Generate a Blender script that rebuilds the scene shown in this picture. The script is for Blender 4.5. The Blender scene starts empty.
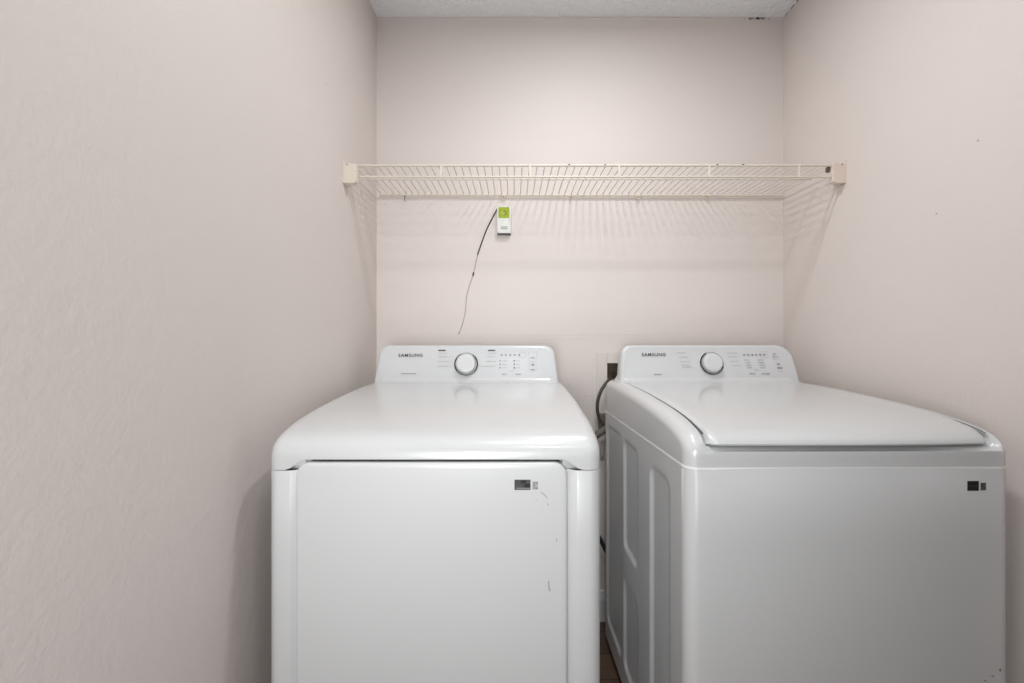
import bpy, bmesh, math, random
from mathutils import Vector, Matrix
random.seed(7)
SC = bpy.context.scene
COL = SC.collection
PI = math.pi

# ------------------------------------------------------------------ materials
def mat(name, col, rough=0.5, metal=0.0, spec=0.5, coat=0.0, bump=None, var=None, coat_rough=0.05):
    m = bpy.data.materials.new(name); m.use_nodes = True
    nt = m.node_tree; b = nt.nodes['Principled BSDF']
    b.inputs['Base Color'].default_value = (*col, 1)
    b.inputs['Roughness'].default_value = rough
    b.inputs['Metallic'].default_value = metal
    b.inputs['Specular IOR Level'].default_value = spec
    b.inputs['Coat Weight'].default_value = coat
    b.inputs['Coat Roughness'].default_value = coat_rough
    tc = nt.nodes.new('ShaderNodeTexCoord')
    if var:                                   # (scale, darker colour, amount)
        n = nt.nodes.new('ShaderNodeTexNoise'); n.inputs['Scale'].default_value = var[0]
        n.inputs['Detail'].default_value = 5
        nt.links.new(tc.outputs['Object'], n.inputs['Vector'])
        r = nt.nodes.new('ShaderNodeValToRGB')
        r.color_ramp.elements[0].position = 0.35; r.color_ramp.elements[1].position = 0.68
        r.color_ramp.elements[0].color = (*var[1], 1); r.color_ramp.elements[1].color = (*col, 1)
        nt.links.new(n.outputs['Fac'], r.inputs['Fac'])
        nt.links.new(r.outputs['Color'], b.inputs['Base Color'])
    if bump:                                  # list of (scale, detail, strength, distance)
        prev = None
        for sc, det, st, dist in bump:
            n = nt.nodes.new('ShaderNodeTexNoise'); n.inputs['Scale'].default_value = sc
            n.inputs['Detail'].default_value = det
            nt.links.new(tc.outputs['Object'], n.inputs['Vector'])
            bp = nt.nodes.new('ShaderNodeBump'); bp.inputs['Strength'].default_value = st
            bp.inputs['Distance'].default_value = dist
            nt.links.new(n.outputs['Fac'], bp.inputs['Height'])
            if prev: nt.links.new(prev.outputs['Normal'], bp.inputs['Normal'])
            prev = bp
        nt.links.new(prev.outputs['Normal'], b.inputs['Normal'])
    return m

WALLC = (0.735, 0.668, 0.634)
M = {}
M['wall'] = mat('wall_paint', WALLC, 0.62, spec=0.3, bump=[(125, 3, 0.40, 0.0014), (42, 2, 0.22, 0.0035)],
                var=(2.2, (0.722, 0.655, 0.620)))
M['wall_smooth'] = mat('wall_paint_smooth', WALLC, 0.6, spec=0.3, bump=[(190, 3, 0.12, 0.001), (9, 2, 0.2, 0.004)],
                var=(2.5, (0.722, 0.654, 0.618)))
M['ceiling'] = mat('ceiling_texture', (0.93, 0.955, 0.98), 0.85, spec=0.1, bump=[(60, 5, 1.0, 0.008), (190, 4, 0.6, 0.004)])
M['base'] = mat('baseboard_paint', (0.66, 0.65, 0.63), 0.4)
M['enamel'] = mat('white_enamel', (0.645, 0.65, 0.655), 0.27, spec=0.5, coat=0.5, coat_rough=0.09,
                  bump=[(420, 2, 0.03, 0.0006)])
M['enamel_body'] = mat('white_body_enamel', (0.67, 0.674, 0.678), 0.38, spec=0.5, coat=0.25, coat_rough=0.14,
                  bump=[(300, 2, 0.05, 0.0006), (6, 1, 0.04, 0.006)])
M['plastic'] = mat('white_console_plastic', (0.61, 0.617, 0.625), 0.25, coat=0.4, coat_rough=0.08)
M['dial'] = mat('dial_white_plastic', (0.64, 0.645, 0.65), 0.3)
M['chrome'] = mat('chrome_dark_reflection', (0.10, 0.10, 0.105), 0.22, metal=0.8)  # dark reflections of the chrome dial ring, put into the colour
M['ink'] = mat('black_print', (0.02, 0.02, 0.022), 0.5)
M['greyink'] = mat('grey_print', (0.20, 0.20, 0.21), 0.5)
M['paleink'] = mat('pale_grey_print', (0.36, 0.36, 0.37), 0.5)
M['gap'] = mat('dark_gap_rubber', (0.10, 0.10, 0.10), 0.7)
M['seam_glint'] = mat('seam_highlight_white', (0.93, 0.93, 0.93), 0.3)  # painted highlight along the lower edge of the washer's cover
M['foot'] = mat('black_foot_rubber', (0.03, 0.03, 0.03), 0.8)
M['stk_black'] = mat('black_sticker', (0.008, 0.008, 0.008), 0.35)
M['stk_dark'] = mat('worn_black_sticker', (0.085, 0.085, 0.085), 0.45, var=(70, (0.03, 0.03, 0.03)))
M['stk_pale'] = mat('pale_sticker', (0.52, 0.52, 0.52), 0.5, var=(160, (0.22, 0.22, 0.22)))
M['wire'] = mat('cream_vinyl_wire', (0.70, 0.64, 0.55), 0.42)
M['bracket'] = mat('cream_plastic_bracket', (0.72, 0.65, 0.55), 0.45)
M['bracket_r'] = mat('faded_pink_cream_bracket', (0.72, 0.61, 0.53), 0.45)
M['rust'] = mat('rust_chip', (0.05, 0.035, 0.03), 0.9)
M['box_white'] = mat('sensor_white_plastic', (0.80, 0.80, 0.77), 0.4)
M['lime'] = mat('lime_green_label', (0.33, 0.40, 0.008), 0.5)
M['limedark'] = mat('dark_green_print', (0.20, 0.27, 0.01), 0.5)
M['limepale'] = mat('pale_green_print', (0.62, 0.68, 0.20), 0.5)
M['cable'] = mat('black_cable', (0.03, 0.028, 0.028), 0.5)
M['cable_paint'] = mat('painted_over_cable', (0.50, 0.46, 0.44), 0.6)
M['hose'] = mat('dark_brown_hose', (0.055, 0.045, 0.036), 0.35)
M['hose_grey'] = mat('grey_corrugated_hose', (0.16, 0.145, 0.125), 0.55)
M['pipe'] = mat('beige_pipe', (0.48, 0.43, 0.36), 0.5)
M['brass'] = mat('dull_brass', (0.30, 0.22, 0.10), 0.4, metal=0.6)
M['plate'] = mat('cream_outlet_plate', (0.68, 0.625, 0.575), 0.5)
M['cavity'] = mat('brown_box_interior', (0.15, 0.12, 0.09), 0.8)
M['mould'] = mat('black_mould_specks', (0.03, 0.028, 0.025), 0.9)
M['scuff'] = mat('grey_scuff', (0.42, 0.42, 0.42), 0.6)

def wood_floor():
    m = bpy.data.materials.new('brown_wood_planks'); m.use_nodes = True
    nt = m.node_tree; b = nt.nodes['Principled BSDF']
    tc = nt.nodes.new('ShaderNodeTexCoord')
    mp = nt.nodes.new('ShaderNodeMapping'); nt.links.new(tc.outputs['Object'], mp.inputs['Vector'])
    br = nt.nodes.new('ShaderNodeTexBrick')
    br.inputs['Scale'].default_value = 1.0
    br.inputs['Brick Width'].default_value = 1.1; br.inputs['Row Height'].default_value = 0.12
    br.inputs['Mortar Size'].default_value = 0.0018
    br.inputs['Color1'].default_value = (0.17, 0.10, 0.065, 1)
    br.inputs['Color2'].default_value = (0.11, 0.065, 0.045, 1)
    br.inputs['Mortar'].default_value = (0.02, 0.012, 0.01, 1)
    nt.links.new(mp.outputs['Vector'], br.inputs['Vector'])
    mp2 = nt.nodes.new('ShaderNodeMapping'); mp2.inputs['Scale'].default_value = (2, 40, 1)
    nt.links.new(tc.outputs['Object'], mp2.inputs['Vector'])
    n = nt.nodes.new('ShaderNodeTexNoise'); n.inputs['Scale'].default_value = 3; n.inputs['Detail'].default_value = 6
    nt.links.new(mp2.outputs['Vector'], n.inputs['Vector'])
    mx = nt.nodes.new('ShaderNodeMix'); mx.data_type = 'RGBA'; mx.blend_type = 'MULTIPLY'
    mx.inputs['Factor'].default_value = 0.7
    nt.links.new(br.outputs['Color'], mx.inputs['A']); nt.links.new(n.outputs['Color'], mx.inputs['B'])
    nt.links.new(mx.outputs['Result'], b.inputs['Base Color'])
    b.inputs['Roughness'].default_value = 0.4
    return m
M['floor'] = wood_floor()

# ------------------------------------------------------------------ mesh helpers
def new_obj(name, bm, m, parent=None, smooth=None, loc=None):
    bmesh.ops.recalc_face_normals(bm, faces=bm.faces)
    me = bpy.data.meshes.new(name); bm.to_mesh(me); bm.free()
    ms = m if isinstance(m, (list, tuple)) else [m]
    for x in ms: me.materials.append(x)
    if smooth is not None:
        for p in me.polygons: p.use_smooth = True
        me.set_sharp_from_angle(angle=math.radians(smooth))
    o = bpy.data.objects.new(name, me); COL.objects.link(o)
    if parent: o.parent = parent
    if loc: o.location = loc
    return o

def empty(name, loc, label, cat, group=None):
    o = bpy.data.objects.new(name, None); COL.objects.link(o); o.location = loc
    o.empty_display_size = 0.05
    o['label'] = label; o['category'] = cat
    if group: o['group'] = group
    return o

def box(bm, x0, x1, y0, y1, z0, z1, bev=0.0, seg=2):
    r = bmesh.ops.create_cube(bm, size=1.0)
    vs = r['verts']
    for v in vs:
        v.co = Vector(((x0+x1)/2 + v.co.x*(x1-x0), (y0+y1)/2 + v.co.y*(y1-y0), (z0+z1)/2 + v.co.z*(z1-z0)))
    if bev > 0:
        es = list({e for v in vs for e in v.link_edges})
        bmesh.ops.bevel(bm, geom=es, offset=bev, segments=seg, affect='EDGES', profile=0.5)

def rod(bm, a, b, r, n=8, cap=True):
    a = Vector(a); b = Vector(b); d = b-a
    q = d.to_track_quat('Z', 'Y').to_matrix().to_4x4()
    mt = Matrix.Translation((a+b)/2) @ q
    bmesh.ops.create_cone(bm, cap_ends=cap, segments=n, radius1=r, radius2=r, depth=d.length, matrix=mt)

def catmull(pts, per=8):
    P = [Vector(p) for p in pts]; P = [2*P[0]-P[1]] + P + [2*P[-1]-P[-2]]
    out = []
    for i in range(1, len(P)-2):
        for k in range(per):
            t = k/per; p0, p1, p2, p3 = P[i-1], P[i], P[i+1], P[i+2]
            out.append(0.5*((2*p1)+(p2-p0)*t+(2*p0-5*p1+4*p2-p3)*t*t+(3*p1-p0-3*p2+p3)*t**3))
    out.append(P[-2]); return out

def tube(bm, pts, r, n=10, per=8, ripple=0.0):
    pts = catmull(pts, per); rings = []
    up = Vector((0.3, 0.2, 1)).normalized()
    for i, p in enumerate(pts):
        d = (pts[min(i+1, len(pts)-1)] - pts[max(i-1, 0)]).normalized()
        s = d.cross(up)
        if s.length < 1e-4: s = Vector((1, 0, 0))
        s.normalize(); u = s.cross(d)
        rr = r*(1 + (ripple if i % 2 else 0))
        rings.append([bm.verts.new(p + s*math.cos(2*PI*k/n)*rr + u*math.sin(2*PI*k/n)*rr) for k in range(n)])
    for a, b in zip(rings, rings[1:]):
        for k in range(n):
            bm.faces.new((a[k], a[(k+1) % n], b[(k+1) % n], b[k]))
    bm.faces.new(rings[0]); bm.faces.new(rings[-1][::-1])

def sm(a, b, x):
    t = max(0.0, min(1.0, (x-a)/(b-a))); return t*t*(3-2*t)

# ------------------------------------------------------------------ room shell
XL, XR, YB, ZC = -0.555, 1.113, 1.75, 2.470
YF = -2.3; XH = 2.5
def wall_quad(name, x0, x1, y0, y1, z0, z1, m):
    bm = bmesh.new(); box(bm, x0, x1, y0, y1, z0, z1)
    o = new_obj(name, bm, m); o['kind'] = 'structure'; return o

wall_quad('wall_left', XL-0.1, XL, YF, YB+0.1, 0, ZC, M['wall'])
wall_quad('wall_right', XR, XH, 0.80, YB+0.1, 0, ZC, M['wall'])
wall_quad('wall_hall', XH, XH+0.1, YF, YB+0.1, 0, ZC, M['wall'])
wall_quad('wall_front', XL-0.1, XH+0.1, YF-0.1, YF, 0, ZC, M['wall'])
wall_quad('floor', XL-0.1, XH+0.1, YF-0.1, YB+0.1, -0.05, 0, M['floor'])
wall_quad('ceiling', XL-0.1, XH+0.1, YF-0.1, YB+0.1, ZC, ZC+0.05, M['ceiling'])
# back wall with the cut-out for the recessed supply box
BX0, BX1, BZ0, BZ1 = 0.389, 0.540, 0.985, 1.052
bm = bmesh.new()
box(bm, XL, BX0, YB, YB+0.1, 0, ZC); box(bm, BX1, XR, YB, YB+0.1, 0, ZC)
box(bm, BX0, BX1, YB, YB+0.1, 0, BZ0); box(bm, BX0, BX1, YB, YB+0.1, BZ1, ZC)
wb = new_obj('wall_back', bm, M['wall_smooth']); wb['kind'] = 'structure'
# drywall patch seams: very low ridges in the same paint
bm = bmesh.new()
def ridge(x0, z0, x1, z1, h=0.0016, w=0.004):
    n = 26
    rows = []
    d = Vector((x1-x0, 0, z1-z0)).normalized(); s = Vector((-d.z, 0, d.x))
    for i in range(n+1):
        t = i/n
        c = Vector((x0+(x1-x0)*t, YB, z0+(z1-z0)*t)) + s*random.uniform(-.0012, .0012)
        hh = h*random.uniform(.5, 1.0)*min(1, 6*t, 6*(1-t))
        rows.append([bm.verts.new(c - s*w + Vector((0, .0002, 0))), bm.verts.new(c - Vector((0, hh, 0))), bm.verts.new(c + s*w + Vector((0, .0002, 0)))])
    for a, b in zip(rows, rows[1:]):
        bm.faces.new((a[0], a[1], b[1], b[0])); bm.faces.new((a[1], a[2], b[2], b[1]))
ridge(-0.08, 1.170, 0.60, 1.172)
ridge(0.05, 1.150, 0.40, 1.158, 0.001)
ridge(0.22, 0.920, 0.345, 0.922, 0.0018)
ridge(0.330, 1.100, 0.332, 0.860, 0.0018)
ridge(1.108, 0.95, 1.109, 2.45, 0.0015, 0.002)
ridge(XL, 2.462, XR, 2.463, 0.004, 0.006)
o = new_obj('trim_1', bm, M['wall_smooth'], smooth=60); o['kind'] = 'structure'

def baseboard(name, a, b, depth_dir):
    # a, b: ends of the board's wall line; depth_dir: unit vector into the room
    prof = [(0, 0), (0.013, 0), (0.013, 0.085), (0.010, 0.098), (0.007, 0.104), (0.006, 0.116), (0.003, 0.122), (0, 0.122)]
    bm = bmesh.new(); A, B, D = Vector(a), Vector(b), Vector(depth_dir)
    ra = [bm.verts.new(A + D*p[0] + Vector((0, 0, p[1]))) for p in prof]
    rb = [bm.verts.new(B + D*p[0] + Vector((0, 0, p[1]))) for p in prof]
    n = len(prof)
    for k in range(n): bm.faces.new((ra[k], ra[(k+1) % n], rb[(k+1) % n], rb[k]))
    bm.faces.new(ra); bm.faces.new(rb[::-1])
    o = new_obj(name, bm, M['base']); o['kind'] = 'structure'
baseboard('baseboard_back', (XL, YB, 0), (XR, YB, 0), (0, -1, 0))
baseboard('baseboard_left', (XL, YF, 0), (XL, YB-.014, 0), (1, 0, 0))
baseboard('baseboard_right', (XR, .80, 0), (XR, YB-.014, 0), (-1, 0, 0))

# ------------------------------------------------------------------ laundry machines
W = 0.686; HW = W/2; DEP = 0.745; R = 0.028; SEAM = 0.878
PROF = [(0, .878), (0, .884), (0, .890), (0, .897), (0, .904), (.0008, .911), (.003, .919), (.007, .9265),
        (.013, .9335), (.021, .940), (.031, .9455), (.045, .9505), (.065, .956), (.09, .9615), (.13, .968),
        (.18, .974), (.24, .979), (.32, .985), (.42, .991), (.52, .995), (.62, .997), (.70, .997),
        (.722, .996), (.735, .992), (.743, .984), (.745, .972), (.745, .92), (.745, .878)]

def normals(P):
    out = []
    for i in range(len(P)):
        a = P[max(i-1, 0)]; b = P[min(i+1, len(P)-1)]
        dy, dz = b[0]-a[0], b[1]-a[1]; L = math.hypot(dy, dz)
        out.append((dz/L, -dy/L))           # inward: for front (up-going) -> +y ; for top (back-going) -> -z
    return out
NR = normals(PROF)

def prof_z(dy):
    P = [p for p in PROF if p[1] > .9][0:22]
    for a, b in zip(P, P[1:]):
        if a[0] <= dy <= b[0] and b[0] > a[0]: return a[1]+(b[1]-a[1])*(dy-a[0])/(b[0]-a[0])
    return P[-1][1]

def cap_mesh(mod):
    """mod(x, i, y, z) -> (y, z) local change of the rounded cap"""
    bm = bmesh.new(); cols = []
    th = [k*PI/2/8 for k in range(8, -1, -1)]
    xs = [(-HW + R - R*math.sin(t), R*(1-math.cos(t))) for t in th]
    n = 60
    for k in range(1, n): xs.append((-HW+R + (W-2*R)*k/n, 0))
    xs += [(HW - R + R*math.sin(t), R*(1-math.cos(t))) for t in th[::-1]]
    for x, ins in xs:
        col = []
        for i, (y, z) in enumerate(PROF):
            yy, zz = y+NR[i][0]*ins, z+NR[i][1]*ins
            if z <= .878: zz = z
            yy, zz = mod(x, i, yy, zz)
            col.append(bm.verts.new((x, yy, zz)))
        # underside lip going back from the lower front edge
        col.insert(0, bm.verts.new((x, col[0].co.y+(0.012 if abs(x) > .258 else .030), min(col[0].co.z, .8778) if abs(x) > .258 else col[0].co.z-.001) if mod.__name__ == 'mod_d' else (x, col[0].co.y+0.030, col[0].co.z)))
        cols.append(col)
    for a, b in zip(cols, cols[1:]):
        for k in range(len(a)-1): bm.faces.new((a[k], a[k+1], b[k+1], b[k]))
    bm.faces.new(cols[0]); bm.faces.new(cols[-1][::-1])
    bmesh.ops.triangulate(bm, faces=[f for f in bm.faces if len(f.verts) > 4])
    return bm

def rr_depth(y, z, y0, y1, z0, z1, r, soft):
    cy, cz = (y0+y1)/2, (z0+z1)/2
    qy, qz = abs(y-cy)-(y1-y0)/2+r, abs(z-cz)-(z1-z0)/2+r
    d = math.hypot(max(qy, 0), max(qz, 0)) + min(max(qy, qz), 0) - r
    return sm(0, -soft, d) if False else (1 - sm(-soft, 0, d))

def side_depth(dy, z):
    D = 0
    D = max(D, rr_depth(dy, z, .095, .232, .14, .822, .030, .012))
    D = max(D, rr_depth(dy, z, .335, .485, .482, .830, .030, .012))
    D = max(D, rr_depth(dy, z, .335, .485, .10, .392, .030, .012))
    D = max(D, rr_depth(dy, z, .505, .715, .10, .835, .030, .012)*.9)
    return D*0.007

def body_mesh(channel):
    bm = bmesh.new()
    zb, zt = 0.030, 0.8768
    arc = [k*PI/2/8 for k in range(9)]
    pl = [(-HW+R - R*math.cos(a), R - R*math.sin(a)) for a in arc]      # left front corner, from side to front
    if channel:
        cx = 0.293
        pl += [(-cx, 0), (-cx+.0015, .0004), (-cx+.017, .012), (-cx+.020, .013), (-cx+.03, .013), (-.12, .013), (.12, .013), (cx-.03, .013), (cx-.020, .013), (cx-.017, .012), (cx-.0015, .0004), (cx, 0)]
    else:
        # very slightly bowed steel front
        for k in range(0, 25):
            x = (-HW+R) + (W-2*R)*k/24
            pl.append((x, -0.0035*(1-(x/(HW-R))**2)) if 0 < k < 24 else (x, 0))
    pl += [(HW-R + R*math.sin(a), R - R*math.cos(a)) for a in arc]
    clean = []
    for p in pl:
        if not clean or math.hypot(p[0]-clean[-1][0], p[1]-clean[-1][1]) > 1e-5: clean.append(p)
    pl = clean
    zs = [zb + (zt-zb)*k/6 for k in range(7)]
    zs = zs[:-1] + [zt-.002, zt]
    rows = []
    for j, z in enumerate(zs):
        ins = 0.0015 if j == len(zs)-1 else 0
        rows.append([bm.verts.new((x*(1-ins/HW), y+ins, z)) for x, y in pl])
    for a, b in zip(rows, rows[1:]):
        for k in range(len(pl)-1): bm.faces.new((a[k], a[k+1], b[k+1], b[k]))
    # pressed steel sides
    ny, nz = 120, 130
    for s in (-1, 1):
        g = []
        for i in range(ny+1):
            dy = R + (DEP-.01-R)*i/ny
            g.append([bm.verts.new((s*(HW - side_depth(dy, zb+(zt-zb)*j/nz)), dy, zb+(zt-zb)*j/nz)) for j in range(nz+1)])
        for i in range(ny):
            for j in range(nz): bm.faces.new((g[i][j], g[i+1][j], g[i+1][j+1], g[i][j+1]))
    yb = DEP-.01
    def quad(*p): bm.faces.new([bm.verts.new(q) for q in p])
    quad((-HW, yb, zb), (HW, yb, zb), (HW, yb, zt), (-HW, yb, zt))
    quad((-HW, R, zb), (HW, R, zb), (HW, yb, zb), (-HW, yb, zb))
    bmesh.ops.remove_doubles(bm, verts=bm.verts, dist=1e-5)
    return bm

# ---- console: a rounded trapezoid slab leaning back; local face frame (u right, v up the face)
CF = Vector((0, .628, 1.004)); TILT = math.radians(14)
CU = Vector((1, 0, 0)); CV = Vector((0, math.sin(TILT), math.cos(TILT))); CN = CU.cross(CV)  # CN points to the viewer (-y)
CH = 0.129
def cpt(u, v, out=0.0): return CF + CU*u + CV*v + CN*out
def ppt(u, v, out=0.0): return cpt(u, v-.0045, out)      # print and dial sit slightly low on the face
if CN.y > 0: CN = -CN

def round_poly(pts, rads, n=8):
    out = []
    N = len(pts)
    for i in range(N):
        p = Vector(pts[i]); a = (Vector(pts[i-1])-p).normalized(); b = (Vector(pts[(i+1) % N])-p).normalized()
        r = rads[i]
        if r <= 0: out.append(p); continue
        ang = a.angle(b); t = r/math.tan(ang/2)
        s = p+a*t; e = p+b*t; c = p + (a+b).normalized()*(r/math.sin(ang/2))
        v0 = s-c; v1 = e-c; tot = v0.angle(v1)
        sg = 1 if v0.cross(v1) > 0 else -1
        for k in range(n+1):
            t2 = sg*tot*k/n
            out.append(c + Vector((v0.x*math.cos(t2)-v0.y*math.sin(t2), v0.x*math.sin(t2)+v0.y*math.cos(t2))))
    return out

def console_mesh(cx, hb0, ht0, rr, rl):
    bm = bmesh.new()
    def outline(g):      # g shrinks the outline
        hb, ht = hb0-g, ht0-g
        return [p + Vector((cx, 0)) for p in round_poly([(-hb, -0.03), (hb, -0.03), (ht, CH-g), (-ht, CH-g)], [0.001, .001, rr, rl])]
    layers = [(outline(.020), -.0015), (outline(.014), -.0008), (outline(.009), 0.0), (outline(.005), -.0015), (outline(.002), -.005), (outline(0), -.012),
              (outline(0), -.045), (outline(.006), -.075), (outline(.02), -.085)]
    rings = []
    for poly, out in layers:
        rings.append([bm.verts.new(cpt(p.x, p.y, out)) for p in poly])
    n = len(rings[0])
    for a, b in zip(rings, rings[1:]):
        for k in range(n): bm.faces.new((a[k], a[(k+1) % n], b[(k+1) % n], b[k]))
    bm.faces.new(rings[0]); bm.faces.new(rings[-1][::-1])
    return bm

def console_foot():
    """fillet between the deck and the console"""
    bm = bmesh.new(); rows = []
    sec = [(-.040, 0.0), (-.026, .0015), (-.016, .005), (-.009, .010), (-.004, .018), (0, .026), (0, .03)]
    n = 40
    for k in range(n+1):
        x = -.319 + .638*k/n
        e = min(1.0, (0.319-abs(x))/.012); e = math.sqrt(max(0, 1-(1-e)**2))
        rows.append([bm.verts.new((x, .636+y*(0.35+.65*e), .9945+z*e)) for y, z in sec] + [bm.verts.new((x, .70, .9945+.03*e)), bm.verts.new((x, .70, .985))])
    for a, b in zip(rows, rows[1:]):
        for k in range(len(a)-1): bm.faces.new((a[k], a[k+1], b[k+1], b[k]))
    return bm

def dash(bm, u, v, w, h, out=.0006):
    vs = [bm.verts.new(ppt(*p, out)) for p in ((u-w/2, v-h/2), (u+w/2, v-h/2), (u+w/2, v+h/2), (u-w/2, v+h/2))]
    bm.faces.new(vs)
def words(bm, u, v, w, h=.0022, out=.0006):
    """a line of print too small to read: broken little strokes"""
    x = u-w/2
    while x < u+w/2:
        l = random.uniform(.0012, .0026)
        dash(bm, x+l/2, v, l, h*random.uniform(.7, 1.1), out); x += l+random.uniform(.0005, .0011)
def frame_lines(bm, u, v, w, h, t=.0007):
    dash(bm, u, v+h/2, w, t); dash(bm, u, v-h/2, w, t); dash(bm, u-w/2, v, t, h); dash(bm, u+w/2, v, t, h)

def lettering(name, body, u, v, width, height, m, parent, bold=0.0, out=.0009, spacing=1.0):
    cu = bpy.data.curves.new(name, 'FONT'); cu.body = body; cu.size = 1.0
    cu.align_x = 'CENTER'; cu.align_y = 'CENTER'; cu.offset = bold; cu.space_character = spacing
    cu.extrude = 0; cu.resolution_u = 4
    tmp = bpy.data.objects.new(name+'_t', cu); COL.objects.link(tmp)
    dg = bpy.context.evaluated_depsgraph_get()
    me = bpy.data.meshes.new_from_object(tmp.evaluated_get(dg)); me.name = name
    bpy.data.objects.remove(tmp); bpy.data.curves.remove(cu)
    xs_ = [q.co.x for q in me.vertices]; ys_ = [q.co.y for q in me.vertices]
    me.transform(Matrix.Diagonal((width/(max(xs_)-min(xs_)), height/(max(ys_)-min(ys_)), 1, 1)) @ Matrix.Translation((-(max(xs_)+min(xs_))/2, -(max(ys_)+min(ys_))/2, 0)))
    mtx = Matrix.Identity(4)
    for i in range(3):
        mtx[i][0] = CU[i]; mtx[i][1] = CV[i]; mtx[i][2] = CN[i]; mtx[i][3] = ppt(u, v, out)[i]
    me.transform(mtx)
    me.materials.clear(); me.materials.append(m)
    o = bpy.data.objects.new(name, me); COL.objects.link(o); o.parent = parent
    return o

def disc_layers(bm, u, v, layers, n=48, a0=0, a1=2*PI):
    """rings of (radius, out) on the console face"""
    rings = []
    full = abs(a1-a0-2*PI) < 1e-6
    m_ = n if full else n+1
    for r, out in layers:
        rings.append([bm.verts.new(ppt(u+r*math.cos(a0+(a1-a0)*k/n), v+r*math.sin(a0+(a1-a0)*k/n), out)) for k in range(m_)])
    for a, b in zip(rings, rings[1:]):
        for k in range(n if full else n):
            k2 = (k+1) % m_ if full else k+1
            bm.faces.new((a[k], a[k2], b[k2], b[k]))
    return rings

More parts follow.
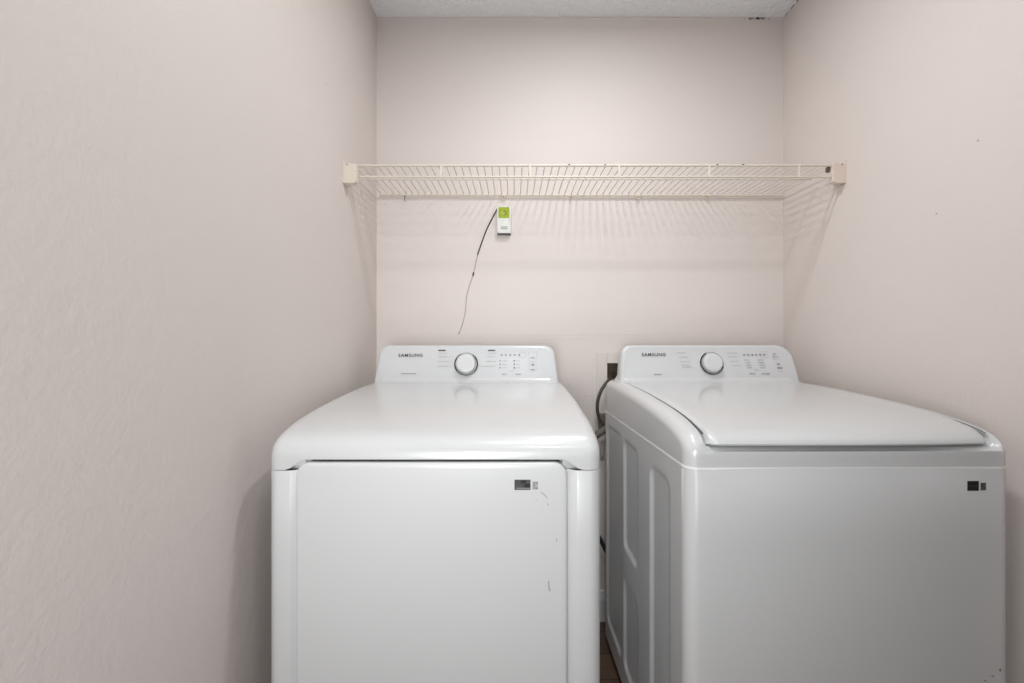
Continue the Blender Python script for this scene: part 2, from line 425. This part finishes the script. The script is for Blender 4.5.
def make_machine(kind, name, label, cat, loc):
    root = empty(name, loc, label, cat)
    dryer = kind == 'dryer'
    cap_c = .287
    if dryer:
        def mod_d(x, i, y, z):
            w = 1-sm(.264, .304, abs(x))
            return y + 0.0*w, max(z, .878+.0215*w) if z < .905 else z
    else:
        # the lid sits in a shallow recess; in front of it is a finger scoop
        lim, lcx = .3095, .0105
        def mod(x, i, y, z):
            w = 1-sm(lim-.004, lim+.006, abs(x-lcx))
            if i > 5 and PROF[i][0] < .600:
                # recessed deck beneath the lid
                t = PROF[i][0]
                y2 = max(y, .004 + (i-5)*.004) if i < 12 else y
                z2 = min(z, .911 + max(0, (i-6))*.0022) if i < 13 else z-.017
                return y*(1-w)+y2*w, z*(1-w)+z2*w
            return y, z
    cap = new_obj('top_cover', cap_mesh(mod_d if dryer else mod), M['enamel'], root, smooth=50)
    new_obj('body', body_mesh(dryer), M['enamel_body'], root, smooth=40)
    # under the cover: dark joint on the dryer, painted edge highlight on the washer
    bm = bmesh.new(); g_ = .004 if dryer else -.0007
    fy = .0165 if dryer else g_
    gp = round_poly([(-HW+g_, fy), (HW-g_, fy), (HW-g_, DEP-.012), (-HW+g_, DEP-.012)], [R*.6 if dryer else R]*2+[.002, .002], 8)
    lo = [bm.verts.new((p.x, p.y, .874)) for p in gp]; hi = [bm.verts.new((p.x, p.y, .8785)) for p in gp]
    for k in range(len(gp)): bm.faces.new((lo[k], lo[(k+1) % len(gp)], hi[(k+1) % len(gp)], hi[k]))
    bm.faces.new(lo); bm.faces.new(hi)
    new_obj('seam_joint_or_glint', bm, M['gap'] if dryer else M['seam_glint'], root)
    for sx in (-1, 1):
        for y in (.06, DEP-.07):
            bm = bmesh.new()
            bmesh.ops.create_cone(bm, cap_ends=True, segments=20, radius1=.020, radius2=.016, depth=.034, matrix=Matrix.Translation((sx*.29, y, .017)))
            new_obj('foot', bm, M['foot'], root)
    # ---- front
    if dryer:
        bm = bmesh.new(); rings = []
        for g, y in ((0.012, -.0045), (.006, -.0042), (.003, -.0035), (.001, -.002), (0, .0005), (0, .0125)):
            poly = round_poly([(-.2805+g, .06+g), (.2715-g, .06+g), (.2715-g, .8940-g), (-.2805+g, .8940-g)], [.02, .02, .028, .028], 10)
            rings.append([bm.verts.new((p.x, y, p.y)) for p in poly])
        n = len(rings[0])
        for a, b in zip(rings, rings[1:]):
            for k in range(n): bm.faces.new((a[k], a[(k+1) % n], b[(k+1) % n], b[k]))
        bm.faces.new(rings[0]); bm.faces.new(rings[-1])
        door = new_obj('door', bm, M['enamel_body'], root, smooth=35)
        # scuffs on the door
        def smear(pts, w):
            bm = bmesh.new()
            for a, b in zip(pts, pts[1:]):
                d = Vector((b[0]-a[0], b[1]-a[1])).normalized(); s = Vector((-d.y, d.x))*w/2
                bm.faces.new([bm.verts.new((q[0]+k*s.x, -.0048, q[1]+k*s.y)) for q, k in ((a, -1), (b, -1), (b, 1), (a, 1))])
            new_obj('scuff_mark', bm, M['scuff'], door)
        smear([(.217, .835), (.223, .831), (.229, .825)], .0022)
        smear([(.227, .826), (.231, .821)], .0012)
        smear([(.231, .812), (.2325, .808)], .0022)
        smear([(.208, .820), (.210, .819)], .0018)
        smear([(.249, .742), (.250, .734)], .0016)
        smear([(.233, .655), (.234, .640), (.236, .634)], .0032)
        yst = -.0047
        sx0, sx1, sz0, sz1 = .1640, .1965, .8395, .8600
    else:
        yst = -.0038
        sx0, sx1, sz0, sz1 = .2405, .267, .829, .8495
    bm = bmesh.new(); yl = yst if dryer else .0002 - .0035*(1-(.265/.315)**2)
    box(bm, sx0, sx1, yl-.0006, yl+.0003, sz0, sz1)
    st = new_obj('sticker', bm, M['stk_dark'] if dryer else M['stk_black'], root)
    st['label'] = 'worn black and grey sticker' if dryer else 'small black sticker'
    bm = bmesh.new()
    if dryer:
        box(bm, sx0+.013, sx0+.024, yl-.0009, yl-.0004, sz0+.014, sz0+.0195)
        box(bm, sx0+.020, sx0+.031, yl-.0009, yl-.0004, sz0+.005, sz0+.0130)
        new_obj('sticker_print', bm, M['stk_black'], st)
        bm = bmesh.new(); box(bm, sx0+.004, sx1-.001, yl-.0011, yl-.0007, sz0+.0028, sz0+.0040)
        new_obj('sticker_print', bm, M['paleink'], st)
    else:
        x = sx0+.004
        while x < sx1-.004:
            l = random.uniform(.0014, .003); box(bm, x, x+l, yl-.0009, yl-.0004, sz0+.008, sz0+.0125); x += l+.001
        m_ = mat('charcoal_print', (.03, .03, .03), .5)
        new_obj('sticker_print', bm, m_, st)
    bm = bmesh.new(); box(bm, sx1+.004, sx1+.015, yl-.0006, yl+.0003, sz0+.001, sz1-.004)
    o = new_obj('sticker', bm, M['stk_pale'] if dryer else mat('grey_sticker', (.12, .12, .12), .5, var=(190, (.04, .04, .04))), root)
    o['label'] = 'small grey sticker beside the black one'
    # ---- lid of the washer
    if not dryer:
        for (cx_, cz_, a_, b_) in ((.3130, .4540, .0022, .0032), (.2970, .4420, .0030, .0014), (.2800, .4330, .0020, .0016), (.2900, .4440, .0010, .0010)):
            bm = bmesh.new(); yb_ = -0.0035*(1-(cx_/(HW-R))**2)
            bm.faces.new([bm.verts.new((cx_+a_*math.cos(q)*(1+.3*math.sin(3*q)), yb_-.0004, cz_+b_*math.sin(q))) for q in [2*PI*k/10 for k in range(10)]])
            new_obj('chip', bm, M['greyink'], root)
        bm = bmesh.new(); lw = .3052; lcx = .0105; P = []
        keys = [0.006, .0085, .013, .020, .030, .045, .065, .09, .13, .18, .24, .32, .42, .50, .56, .585]
        nx = 56; cols = []
        rc = .024
        for k in range(nx+1):
            u = -1+2*k/nx
            x = lw*math.sin(u*PI/2)*0.35 + lw*u*0.65
            ed = lw-abs(x)
            e = 0 if ed > rc else rc-math.sqrt(max(0, rc*rc-(rc-ed)**2))
            col = []
            for j, y in enumerate(keys):
                yy = y + e*max(0, 1-(y/.08)) + (.010*(max(0, x)/lw)**2 - 0.007*(1-(x/lw)**2))*max(0, 1-y/.2)
                z = prof_z(y)+.001
                if j == 0: z = .926
                if j == 1: z = .931
                if j == 2: z = .9355
                # soft rounded long edges
                er = .006
                if ed < er: z -= er-math.sqrt(max(0, er*er-(er-ed)**2))
                # faint dish in the middle of the lid
                z -= .0016*sm(.0, .05, lw-.02-abs(x))*sm(.14, .22, y)*(1-sm(.48, .55, y))
                col.append(bm.verts.new((x+lcx, yy, z)))
            col.append(bm.verts.new((x+lcx, keys[-1], col[-1].co.z-.012)))
            col.insert(0, bm.verts.new((x+lcx, col[0].co.y+.002, .9225)))
            col.insert(0, bm.verts.new((x+lcx, col[0].co.y+.016, .9225)))
            cols.append(col)
        for a, b in zip(cols, cols[1:]):
            for j in range(len(a)-1): bm.faces.new((a[j], a[j+1], b[j+1], b[j]))
        for c_ in (cols[0], cols[-1]):
            # skirt down the long edges
            low = [bm.verts.new((v.co.x, v.co.y, v.co.z-(.008 if q > 2 else 0.001))) for q, v in enumerate(c_)]
            for j in range(len(c_)-1): bm.faces.new((c_[j], c_[j+1], low[j+1], low[j]))
        new_obj('lid', bm, M['enamel'], root, smooth=40)
        # dark joint around the lid
        for s in (-1, 1):
            bm = bmesh.new(); prev = None
            for y in keys[4:]:
                z = prof_z(y)-.0035
                cur = [bm.verts.new((.0105+s*(.3045), y, z)), bm.verts.new((.0105+s*(.3100), y, z))]
                if prev: bm.faces.new((prev[0], prev[1], cur[1], cur[0]))
                prev = cur
            new_obj('lid_joint', bm, M['gap'], root)
    # ---- console
    con = new_obj('control_panel', console_mesh(*((-.002, .329, .311, .038, .038) if dryer else (.006, .325, .307, .058, .034))), M['plastic'], root, smooth=40)
    new_obj('panel_fillet', console_foot(), M['enamel'], root, smooth=60)
    if dryer:
        lettering('brand_lettering', 'SAMSUNG', -.202, .094, .086, .0115, M['ink'], con, bold=.016, spacing=1.16)
        ku, kv, kr = -.0030, .062, .0390
    else:
        lettering('brand_lettering', 'SAMSUNG', -.189, .096, .086, .0115, M['ink'], con, bold=.016, spacing=1.16)
        ku, kv, kr = .0160, .064, .0390
    # dial: base ring, dark arcs painting the chrome ring's reflections, white knob with a finger grip
    bm = bmesh.new(); rg = disc_layers(bm, ku, kv, [(kr+.006, .0002), (kr+.005, .0015), (kr+.0035, .002), (kr+.003, .0005)])
    dial = new_obj('dial', bm, M['dial'], root, smooth=40)
    bm = bmesh.new()
    rg = disc_layers(bm, ku, kv, [(kr-.0045, .0005), (kr-.0055, .015), (kr-.007, .0185), (kr-.0105, .0200), (kr-.018, .0196), (kr-.028, .0192)])
    bm.faces.new(rg[-1])
    new_obj('knob', bm, M['dial'], dial, smooth=50)
    if dryer: arcs = [(math.radians(148), math.radians(222), .0040), (math.radians(-42), math.radians(40), .0040), (math.radians(222), math.radians(318), .0017), (math.radians(118), math.radians(148), .0014), (math.radians(40), math.radians(56), .002)]
    else: arcs = [(math.radians(115), math.radians(232), .0040), (math.radians(232), math.radians(330), .0024), (math.radians(328), math.radians(345), .0042), (math.radians(345), math.radians(372), .0010)]
    for a0, a1, t in arcs:
        bm = bmesh.new()
        disc_layers(bm, ku, kv, [(kr+.001+t*.5, .001), (kr+.001+t*.5, .0045), (kr+.001-t*.5, .0045), (kr+.001-t*.5, .001)], n=20, a0=a0, a1=a1)
        new_obj('ring_reflection', bm, M['chrome'], dial, smooth=40)
    # print around the dial
    bm = bmesh.new(); bg = bmesh.new(); bp = bmesh.new()
    if dryer:
        words(bg, -.206, .028, .050, .0032)
        dash(bm, -.091, .112, .026, .0040); dash(bm, .086, .112, .026, .0040)
        for i, (v, w) in enumerate(((.089, .030), (.072, .038), (.055, .036))):
            words(bp, -.086, v, w); words(bp, .084 - (.012 if i == 2 else 0), v, w + (.024 if i == 2 else 0))
            dash(bp, -.056, v, .008, .0008)
        words(bp, -.088, .101, .028, .0016); words(bp, .086, .101, .028, .0016)
        for i in range(5):
            dash(bg, .122+i*.0155, .095, .0055, .0055)
        frame_lines(bp, .197, .096, .020, .018)
        for i in range(3):
            dash(bg, .117, .074-.0125*i, .0045, .004); words(bp, .133, .074-.0125*i, .018, .0020)
            dash(bg, .167, .074-.0125*i, .0055, .005); words(bp, .180, .074-.0125*i, .012, .0020)
        words(bg, .132, .026, .014, .0030); words(bg, .180, .026, .018, .0030); words(bp, .156, .036, .016, .0016)
        frame_lines(bp, .232, .094, .030, .024); words(bg, .232, .086, .014, .003)
        frame_lines(bp, .232, .054, .024, .034); words(bg, .232, .060, .010, .008); words(bg, .232, .042, .015, .0040)
    else:
        words(bg, -.181, .024, .025, .0035)
        for v, u, w in ((.102, -.089, .030), (.087, -.083, .034), (.070, -.078, .034), (.057, -.078, .028), (.050, -.073, .036)):
            words(bp, u, v, w)
        for v, u, w in ((.102, .094, .036), (.088, .096, .032), (.072, .100, .034), (.056, .105, .036)):
            words(bp, u, v, w)
        for i in range(6): words(bg, .138+i*.0145, .095, .007, .007)
        frame_lines(bp, .210, .096, .028, .022)
        for i in range(4):
            words(bg, .145+.002*i, .076-.0095*i, .018-.001*(i % 2), .0024); words(bg, .193+.002*i, .076-.0095*i, .020, .0024)
        words(bp, .176, .040, .014, .003); words(bg, .158, .026, .020, .0038); words(bg, .205, .026, .026, .0038)
        words(bg, .248, .098, .010, .004); words(bg, .250, .088, .022, .0025); words(bp, .250, .080, .022, .0018)
        words(bg, .257, .061, .009, .007); words(bg, .261, .047, .018, .006); words(bp, .261, .035, .016, .002)
    new_obj('panel_print', bp, M['paleink'], con); 
    new_obj('panel_print', bg, M['greyink'], con)
    if dryer: new_obj('panel_print', bm, M['ink'], con)
    else: bm.free()
    return root

dryer = make_machine('dryer', 'clothes_dryer', 'white front-loading dryer with a flat square door, left machine against the left wall', 'dryer', (-.159, .870, 0))
washer = make_machine('washer', 'washing_machine', 'white top-loading washing machine with a closed lid, right machine beside the right wall', 'washing machine', (.7055, .888, 0))
washer.rotation_euler = (0, 0, math.radians(.6))

# ------------------------------------------------------------------ wire shelf
sh = empty('wire_shelf', (0, 0, 0), 'long cream wire shelf spanning the alcove above both machines', 'shelf')
ZD = 1.733; YFR = 1.432; YBR = 1.741
def part_rod(name, a, b, r, m=M['wire'], n=10):
    bm = bmesh.new(); rod(bm, a, b, r, n); return new_obj(name, bm, m, sh, smooth=50)
part_rod('front_rail', (XL+.020, YFR, ZD-.003), (XR-.020, YFR, ZD-.003), .0040)
part_rod('lip_rail', (XL+.020, YFR, ZD-.041), (XR-.020, YFR, ZD-.041), .0036)
part_rod('middle_rail', (XL+.030, 1.545, ZD-.0065), (XR-.030, 1.545, ZD-.0065), .0030)
part_rod('back_rail', (XL+.016, YBR-.003, ZD+.0035), (XR-.010, YBR-.003, ZD+.0005), .0045)
nW = 64
for i in range(nW):
    x = XL+.022 + (XR-XL-.044)*i/(nW-1)
    bm = bmesh.new(); rod(bm, (x, YFR-.003, ZD+.0016), (x, YBR, ZD+.0090), .00165, 8)
    new_obj('deck_wire', bm, M['wire'], sh, smooth=50)
for px in (441, 530, 619, 709, 799):
    x = (px-512)/427*YFR
    bm = bmesh.new(); box(bm, x-.0035, x+.0035, YFR-.004, YFR+.003, ZD-.044, ZD+.001, .0012)
    new_obj('lip_tie', bm, M['wire'], sh)
for px in (503.5, 570.5, 638, 706.5):
    x = (px-512)/427*YBR
    bm = bmesh.new()
    box(bm, x-.006, x+.006, YBR-.010, YB, ZD-.004, ZD+.010, .002)
    tube(bm, [(x-.006, YBR-.004, ZD-.001), (x-.003, YBR-.005, ZD-.012), (x+.003, YBR-.005, ZD-.012), (x+.006, YBR-.004, ZD-.001)], .0016, 6, 4)
    new_obj('wall_clip', bm, M['bracket'], sh, smooth=50)
def end_bracket(xw, s, m, yf, wd):
    bm = bmesh.new()
    x0, x1 = (xw, xw+s*wd)
    # front plate with one rounded lower inner corner
    zt, zb = 1.14+178.3*yf/427, 1.14+158.6*yf/427
    if s > 0: poly = round_poly([(x0, zb), (x1, zb), (x1, zt), (x0, zt)], [.001, .012, .003, .001])
    else: poly = round_poly([(x1, zb), (x0, zb), (x0, zt), (x1, zt)], [.012, .001, .001, .003])
    A = [bm.verts.new((p.x, yf+.0015, p.y)) for p in poly]
    c = Vector((sum(p.x for p in poly)/len(poly), sum(p.y for p in poly)/len(poly)))
    F = [bm.verts.new((c.x+(p.x-c.x)*.965, yf, c.y+(p.y-c.y)*.965)) for p in poly]
    B = [bm.verts.new((p.x, yf+.020, p.y)) for p in poly]
    n = len(poly)
    for a, b in ((F, A), (A, B)):
        for k in range(n): bm.faces.new((a[k], a[(k+1) % n], b[(k+1) % n], b[k]))
    bm.faces.new(F); bm.faces.new(B[::-1])
    # flange on the wall with a raised ear
    xa, xb = sorted((xw, xw+s*.004))
    box(bm, xa, xb, yf-.001, yf+.045, zb, zt+.010, .001)
    o = new_obj('end_bracket', bm, m, sh, smooth=35)
    bm = bmesh.new()
    xs = xw + s*.013
    bmesh.ops.create_uvsphere(bm, u_segments=12, v_segments=8, radius=.0024, matrix=Matrix.Translation((xs, yf-.0003, zt-.004)))
    new_obj('screw', bm, M['greyink'], o)
    xa, xb = sorted((xw+s*.003, xw+s*.018))
end_bracket(XL, 1, M['bracket'], 1.402, .0435); end_bracket(XR, -1, M['bracket_r'], 1.422, .0420)
# back end clip at the right-hand corner and a small dark clamp by the right bracket
bm = bmesh.new(); box(bm, XR-.050, XR-.036, YFR+.004, YFR+.018, ZD-.021, ZD-.003, .002)
o = new_obj('rail_clamp', bm, M['cavity'], sh); o['label'] = 'small brown clamp'
for px in (569, 605, 742.5, 717):
    x = (px-512)/427*YFR; bm = bmesh.new()
    bmesh.ops.create_uvsphere(bm, u_segments=8, v_segments=6, radius=1.0, matrix=Matrix.Translation((x, YFR-.0032, ZD-.001)) @ Matrix.Diagonal((random.uniform(.002, .005), .0016, .002, 1)))
    new_obj('rust_spot', bm, M['rust'], sh)
# nail under the back rail
bm = bmesh.new(); rod(bm, (-.437, YB, 1.734), (-.437, YB-.012, 1.734), .0016, 8); rod(bm, (-.437, YB-.011, 1.738), (-.437, YB-.011, 1.712), .0018, 8)
o = new_obj('nail', bm, M['greyink']); o['label'] = 'small bent grey nail in the back wall just under the left end of the shelf'; o['category'] = 'nail'

# ------------------------------------------------------------------ small sensor box + its thin lead
sb = empty('sensor_box', (-.0325, YB, 1.632), 'small white upright box with a lime green label, mounted under the wire shelf', 'sensor box')
bm = bmesh.new(); box(bm, -.0285, .0285, -.024, 0, -.054, .055, .004, 3); new_obj('case', bm, M['box_white'], sb, smooth=40)
bm = bmesh.new(); box(bm, -.0275, .0275, -.0225, -.001, -.0575, -.0535, .001); new_obj('base', bm, M['gap'], sb)
bm = bmesh.new(); box(bm, -.0225, .0225, -.0248, -.0236, .007, .051); lab = new_obj('green_label', bm, M['lime'], sb)
bm = bmesh.new()
def drop(cx, cz, s):
    pts = []
    for k in range(24):
        a = 2*PI*k/24; r = s*(1 if math.sin(a) < 0 else 1-.35*math.sin(a)*abs(math.cos(a))**.2)
        z = s*math.sin(a)*(1.6 if math.sin(a) > 0 else 1)
        pts.append((cx + s*math.cos(a)*(1-.75*max(0, math.sin(a))), cz+z))
    return pts
bm.faces.new([bm.verts.new((p[0], -.0250, p[1])) for p in drop(.003, .026, .0085)])
new_obj('drop_symbol', bm, M['limedark'], lab)
bm = bmesh.new()
for a, b in (((-.009, .033), (-.005, .026)), ((-.005, .026), (-.001, .022)), ((-.001, .022), (.003, .030))):
    d = Vector((b[0]-a[0], b[1]-a[1])).normalized(); s = Vector((-d.y, d.x))*.0013
    bm.faces.new([bm.verts.new((q[0]+k*s.x, -.0253, q[1]+k*s.y)) for q, k in ((a, -1), (b, -1), (b, 1), (a, 1))])
new_obj('pale_mark', bm, M['limepale'], lab)
bm = bmesh.new()
x = -.012
for z in (-.036, -.029):
    x = -.012
    while x < .013:
        l = random.uniform(.002, .004); box(bm, x, x+l, -.0246, -.0238, z-.0022, z+.0022); x += l+.0012
new_obj('print', bm, M['greyink'], sb)
bm = bmesh.new(); bmesh.ops.create_cone(bm, cap_ends=True, segments=24, radius1=.0065, radius2=.006, depth=.002, matrix=Matrix.Translation((0, -.0245, -.010)) @ Matrix.Rotation(PI/2, 4, 'X'))
new_obj('button', bm, M['box_white'], sb, smooth=40)

def wp(px, py, off=.003): return ((px-512)/427*(YB), YB-off, 1.14-(py-341.5)/427*YB)
ca = empty('thin_lead', wp(497, 208), 'thin black lead running down the back wall from the small white box', 'cord')
def rel(p): o = ca.location; return (p[0]-o.x, p[1]-o.y, p[2]-o.z)
bm = bmesh.new(); tube(bm, [rel(wp(*p)) for p in ((498, 208, .008), (493, 217, .004), (487, 229), (482, 242), (477.5, 255))], .0026, 8)
o = new_obj('bare_section', bm, M['cable'], ca, smooth=60); o['label'] = 'black upper stretch'
bm = bmesh.new(); tube(bm, [rel(wp(*p, .0012)) for p in ((477.5, 255), (475.5, 264), (473, 275), (469, 287), (466.5, 297), (465.5, 310), (463.5, 320), (461, 328), (458.5, 334))], .0023, 8)
o = new_obj('painted_section', bm, M['cable_paint'], ca, smooth=60); o['label'] = 'lower stretch painted over in the wall colour'
bm = bmesh.new(); tube(bm, [rel(wp(*p, .002)) for p in ((473.6, 272.5), (473, 276))], .003, 8, 2); new_obj('bare_spot', bm, M['cable'], ca)
bm = bmesh.new(); bmesh.ops.create_uvsphere(bm, u_segments=10, v_segments=6, radius=.004, matrix=Matrix.Translation(rel(wp(459, 333, .001)))); new_obj('wall_entry', bm, M['cable_paint'], ca)

# ------------------------------------------------------------------ supply box behind the washer, hoses
bx = empty('supply_box', (0.45, YB, .96), 'cream wall plate with a dark recessed opening between the machines, half behind the washer', 'supply box')
def bl(x0, x1, y0, y1, z0, z1, bm, bev=0): box(bm, x0-.45, x1-.45, y0-YB, y1-YB, z0-.96, z1-.96, bev)
bm = bmesh.new()
PX0, PX1, PZ0, PZ1 = .346, .585, .846, 1.096
bl(PX0, BX0, YB-.005, YB, PZ0, PZ1, bm, .0012); bl(BX1, PX1, YB-.005, YB, PZ0, PZ1, bm, .0012)
bl(BX0, BX1, YB-.005, YB, BZ1, PZ1, bm); bl(BX0, BX1, YB-.005, YB, PZ0, BZ0, bm)
new_obj('face_plate', bm, M['plate'], bx)
bm = bmesh.new()
bl(BX0, BX1, YB+.085, YB+.09, BZ0, BZ1, bm); bl(BX0, BX0+.003, YB, YB+.085, BZ0, BZ1, bm); bl(BX1-.003, BX1, YB, YB+.085, BZ0, BZ1, bm)
bl(BX0, BX1, YB, YB+.085, BZ0, BZ0+.003, bm); bl(BX0, BX1, YB, YB+.085, BZ1-.003, BZ1, bm)
new_obj('recess', bm, M['cavity'], bx)
bm = bmesh.new(); bl(.352, .40, YB-.030, YB-.004, .785, .846, bm, .004); new_obj('valve_housing', bm, M['cavity'], bx)

def wq(px, py, Y): return ((px-512)/427*Y, Y, 1.14-(py-341.5)/427*Y)
bm = bmesh.new()
tube(bm, [wq(613, 374, 1.80), wq(611, 378, 1.735), wq(607, 382, 1.71), wq(601.5, 390, 1.70), wq(598, 400, 1.70), wq(597.4, 410, 1.70), wq(599.5, 419, 1.70), wq(604, 425, 1.70), wq(612, 430, 1.69)], .0065, 12)
o = new_obj('supply_hose', bm, M['hose'], smooth=60); o['label'] = 'dark brown hose looping out of the wall opening behind the washer'; o['category'] = 'hose'
bm = bmesh.new()
tube(bm, [wq(612, 424, 1.695), wq(604, 430, 1.695), wq(596, 436, 1.70), wq(589, 447, 1.70), wq(583, 470, 1.70), (.28, 1.69, .40), (.27, 1.69, .10), (.27, 1.68, .012)], .0125, 14, 8, .12)
o = new_obj('drain_hose', bm, M['hose_grey'], smooth=60); o['label'] = 'grey-brown ribbed drain hose crossing the gap between the machines, below the dark loop'; o['category'] = 'hose'
bm = bmesh.new()
tube(bm, [wq(604, 441, 1.735), wq(602.5, 447, 1.735), wq(602, 455, 1.735), wq(602, 459, 1.75)], .008, 12)
o = new_obj('water_pipe', bm, M['pipe'], smooth=60); o['label'] = 'short pale beige pipe stub on the back wall in the gap, under the ribbed hose'; o['category'] = 'pipe'
bm = bmesh.new()
tube(bm, [wq(590, 528, 1.70), wq(598, 536, 1.70), wq(603, 545, 1.70), wq(609, 556, 1.70), wq(620, 566, 1.70)], .0085, 12)
o = new_obj('power_cord', bm, M['cable'], smooth=60); o['label'] = 'black power cord slanting down across the lower gap between the machines'; o['category'] = 'cord'

# ------------------------------------------------------------------ marks on walls
def specks(name, pts, m):
    bm = bmesh.new()
    for (x, y, z, a, b, c) in pts:
        bmesh.ops.create_icosphere(bm, subdivisions=1, radius=1, matrix=Matrix.Translation((x, y, z)) @ Matrix.Diagonal((a, b, c, 1)))
    for v in bm.verts: v.co += Vector((random.uniform(-.0006, .0006),)*3)
    return new_obj(name, bm, m)
pts = []
for k in range(26):
    x = random.gauss(.995, .022); e = random.random()
    pts.append((x, YB-.001, ZC-.004-random.uniform(0, .006), random.uniform(.002, .007), .0012, random.uniform(.001, .003)))
for k in range(7):
    pts.append((XR-.001, random.uniform(1.66, 1.74), ZC-.003, .001, random.uniform(.002, .006), .002))
o = specks('trim_2', pts, M['mould']); o['kind'] = 'structure'
o = specks('trim_3', [(XL, 1.274, 1.908, .0008, .004, .003), (XR, 1.02, 1.62, .0008, .003, .003), (XR, 1.12, 1.475, .0008, .003, .003)], M['scuff']); o['kind'] = 'structure'

# ------------------------------------------------------------------ light
def area(name, loc, rot, size, power, col=(1, 1, 1), shape='DISK', sy=None, spread=None):
    l = bpy.data.lights.new(name, 'AREA'); l.shape = shape; l.size = size
    if sy: l.size_y = sy
    l.energy = power; l.color = col
    if spread: l.spread = spread
    o = bpy.data.objects.new(name, l); COL.objects.link(o); o.location = loc; o.rotation_euler = rot
    return o
#LIGHTS
LC = (.965, .99, 1.0)
LIGHTS = {
 'ceiling_lamp': ((.30, 1.02, 2.43), (0, 0, 0), .10, 6.8, LC),
 'fill_overhead': ((.10, .40, 2.43), (0, 0, 0), .30, 5.4, LC),  # added soft fill from above for the side walls, no fixture
 'room_ceiling_lamp': ((.22, -.5, 2.38), (PI/2-.50, 0, 0), .10, 1.3, LC, 'DISK', None, 1.5),
 'fill_low': ((-.22, -.5, .85), (PI*.5, 0, 0), .5, 7.6, LC),  # added frontal fill for the lower machine fronts, not an opening
 'fill_far': ((-.2, -1.0, 1.2), (PI/2, 0, -.1), .5, 1.6, LC, 'DISK', None, 1.0),  # added narrow-beam fill from behind the camera, no real source
}
for k_, v_ in LIGHTS.items():
    area(k_, *v_)

w = bpy.data.worlds.new('World'); SC.world = w; w.use_nodes = True
w.node_tree.nodes['Background'].inputs[0].default_value = (.8, .8, .8, 1)
w.node_tree.nodes['Background'].inputs[1].default_value = .0

# ------------------------------------------------------------------ camera
cd = bpy.data.cameras.new('Camera'); cd.sensor_fit = 'HORIZONTAL'; cd.sensor_width = 36; cd.lens = 36*427/1024
cd.clip_start = .02
co = bpy.data.objects.new('Camera', cd); COL.objects.link(co)
co.location = (0, 0, 1.14); co.rotation_euler = (PI/2, 0, 0)
SC.camera = co
SC.view_settings.view_transform = 'Standard'; SC.view_settings.look = 'None'
SC.view_settings.gamma = 1; SC.view_settings.use_curve_mapping = False; SC.view_settings.exposure = 0.12
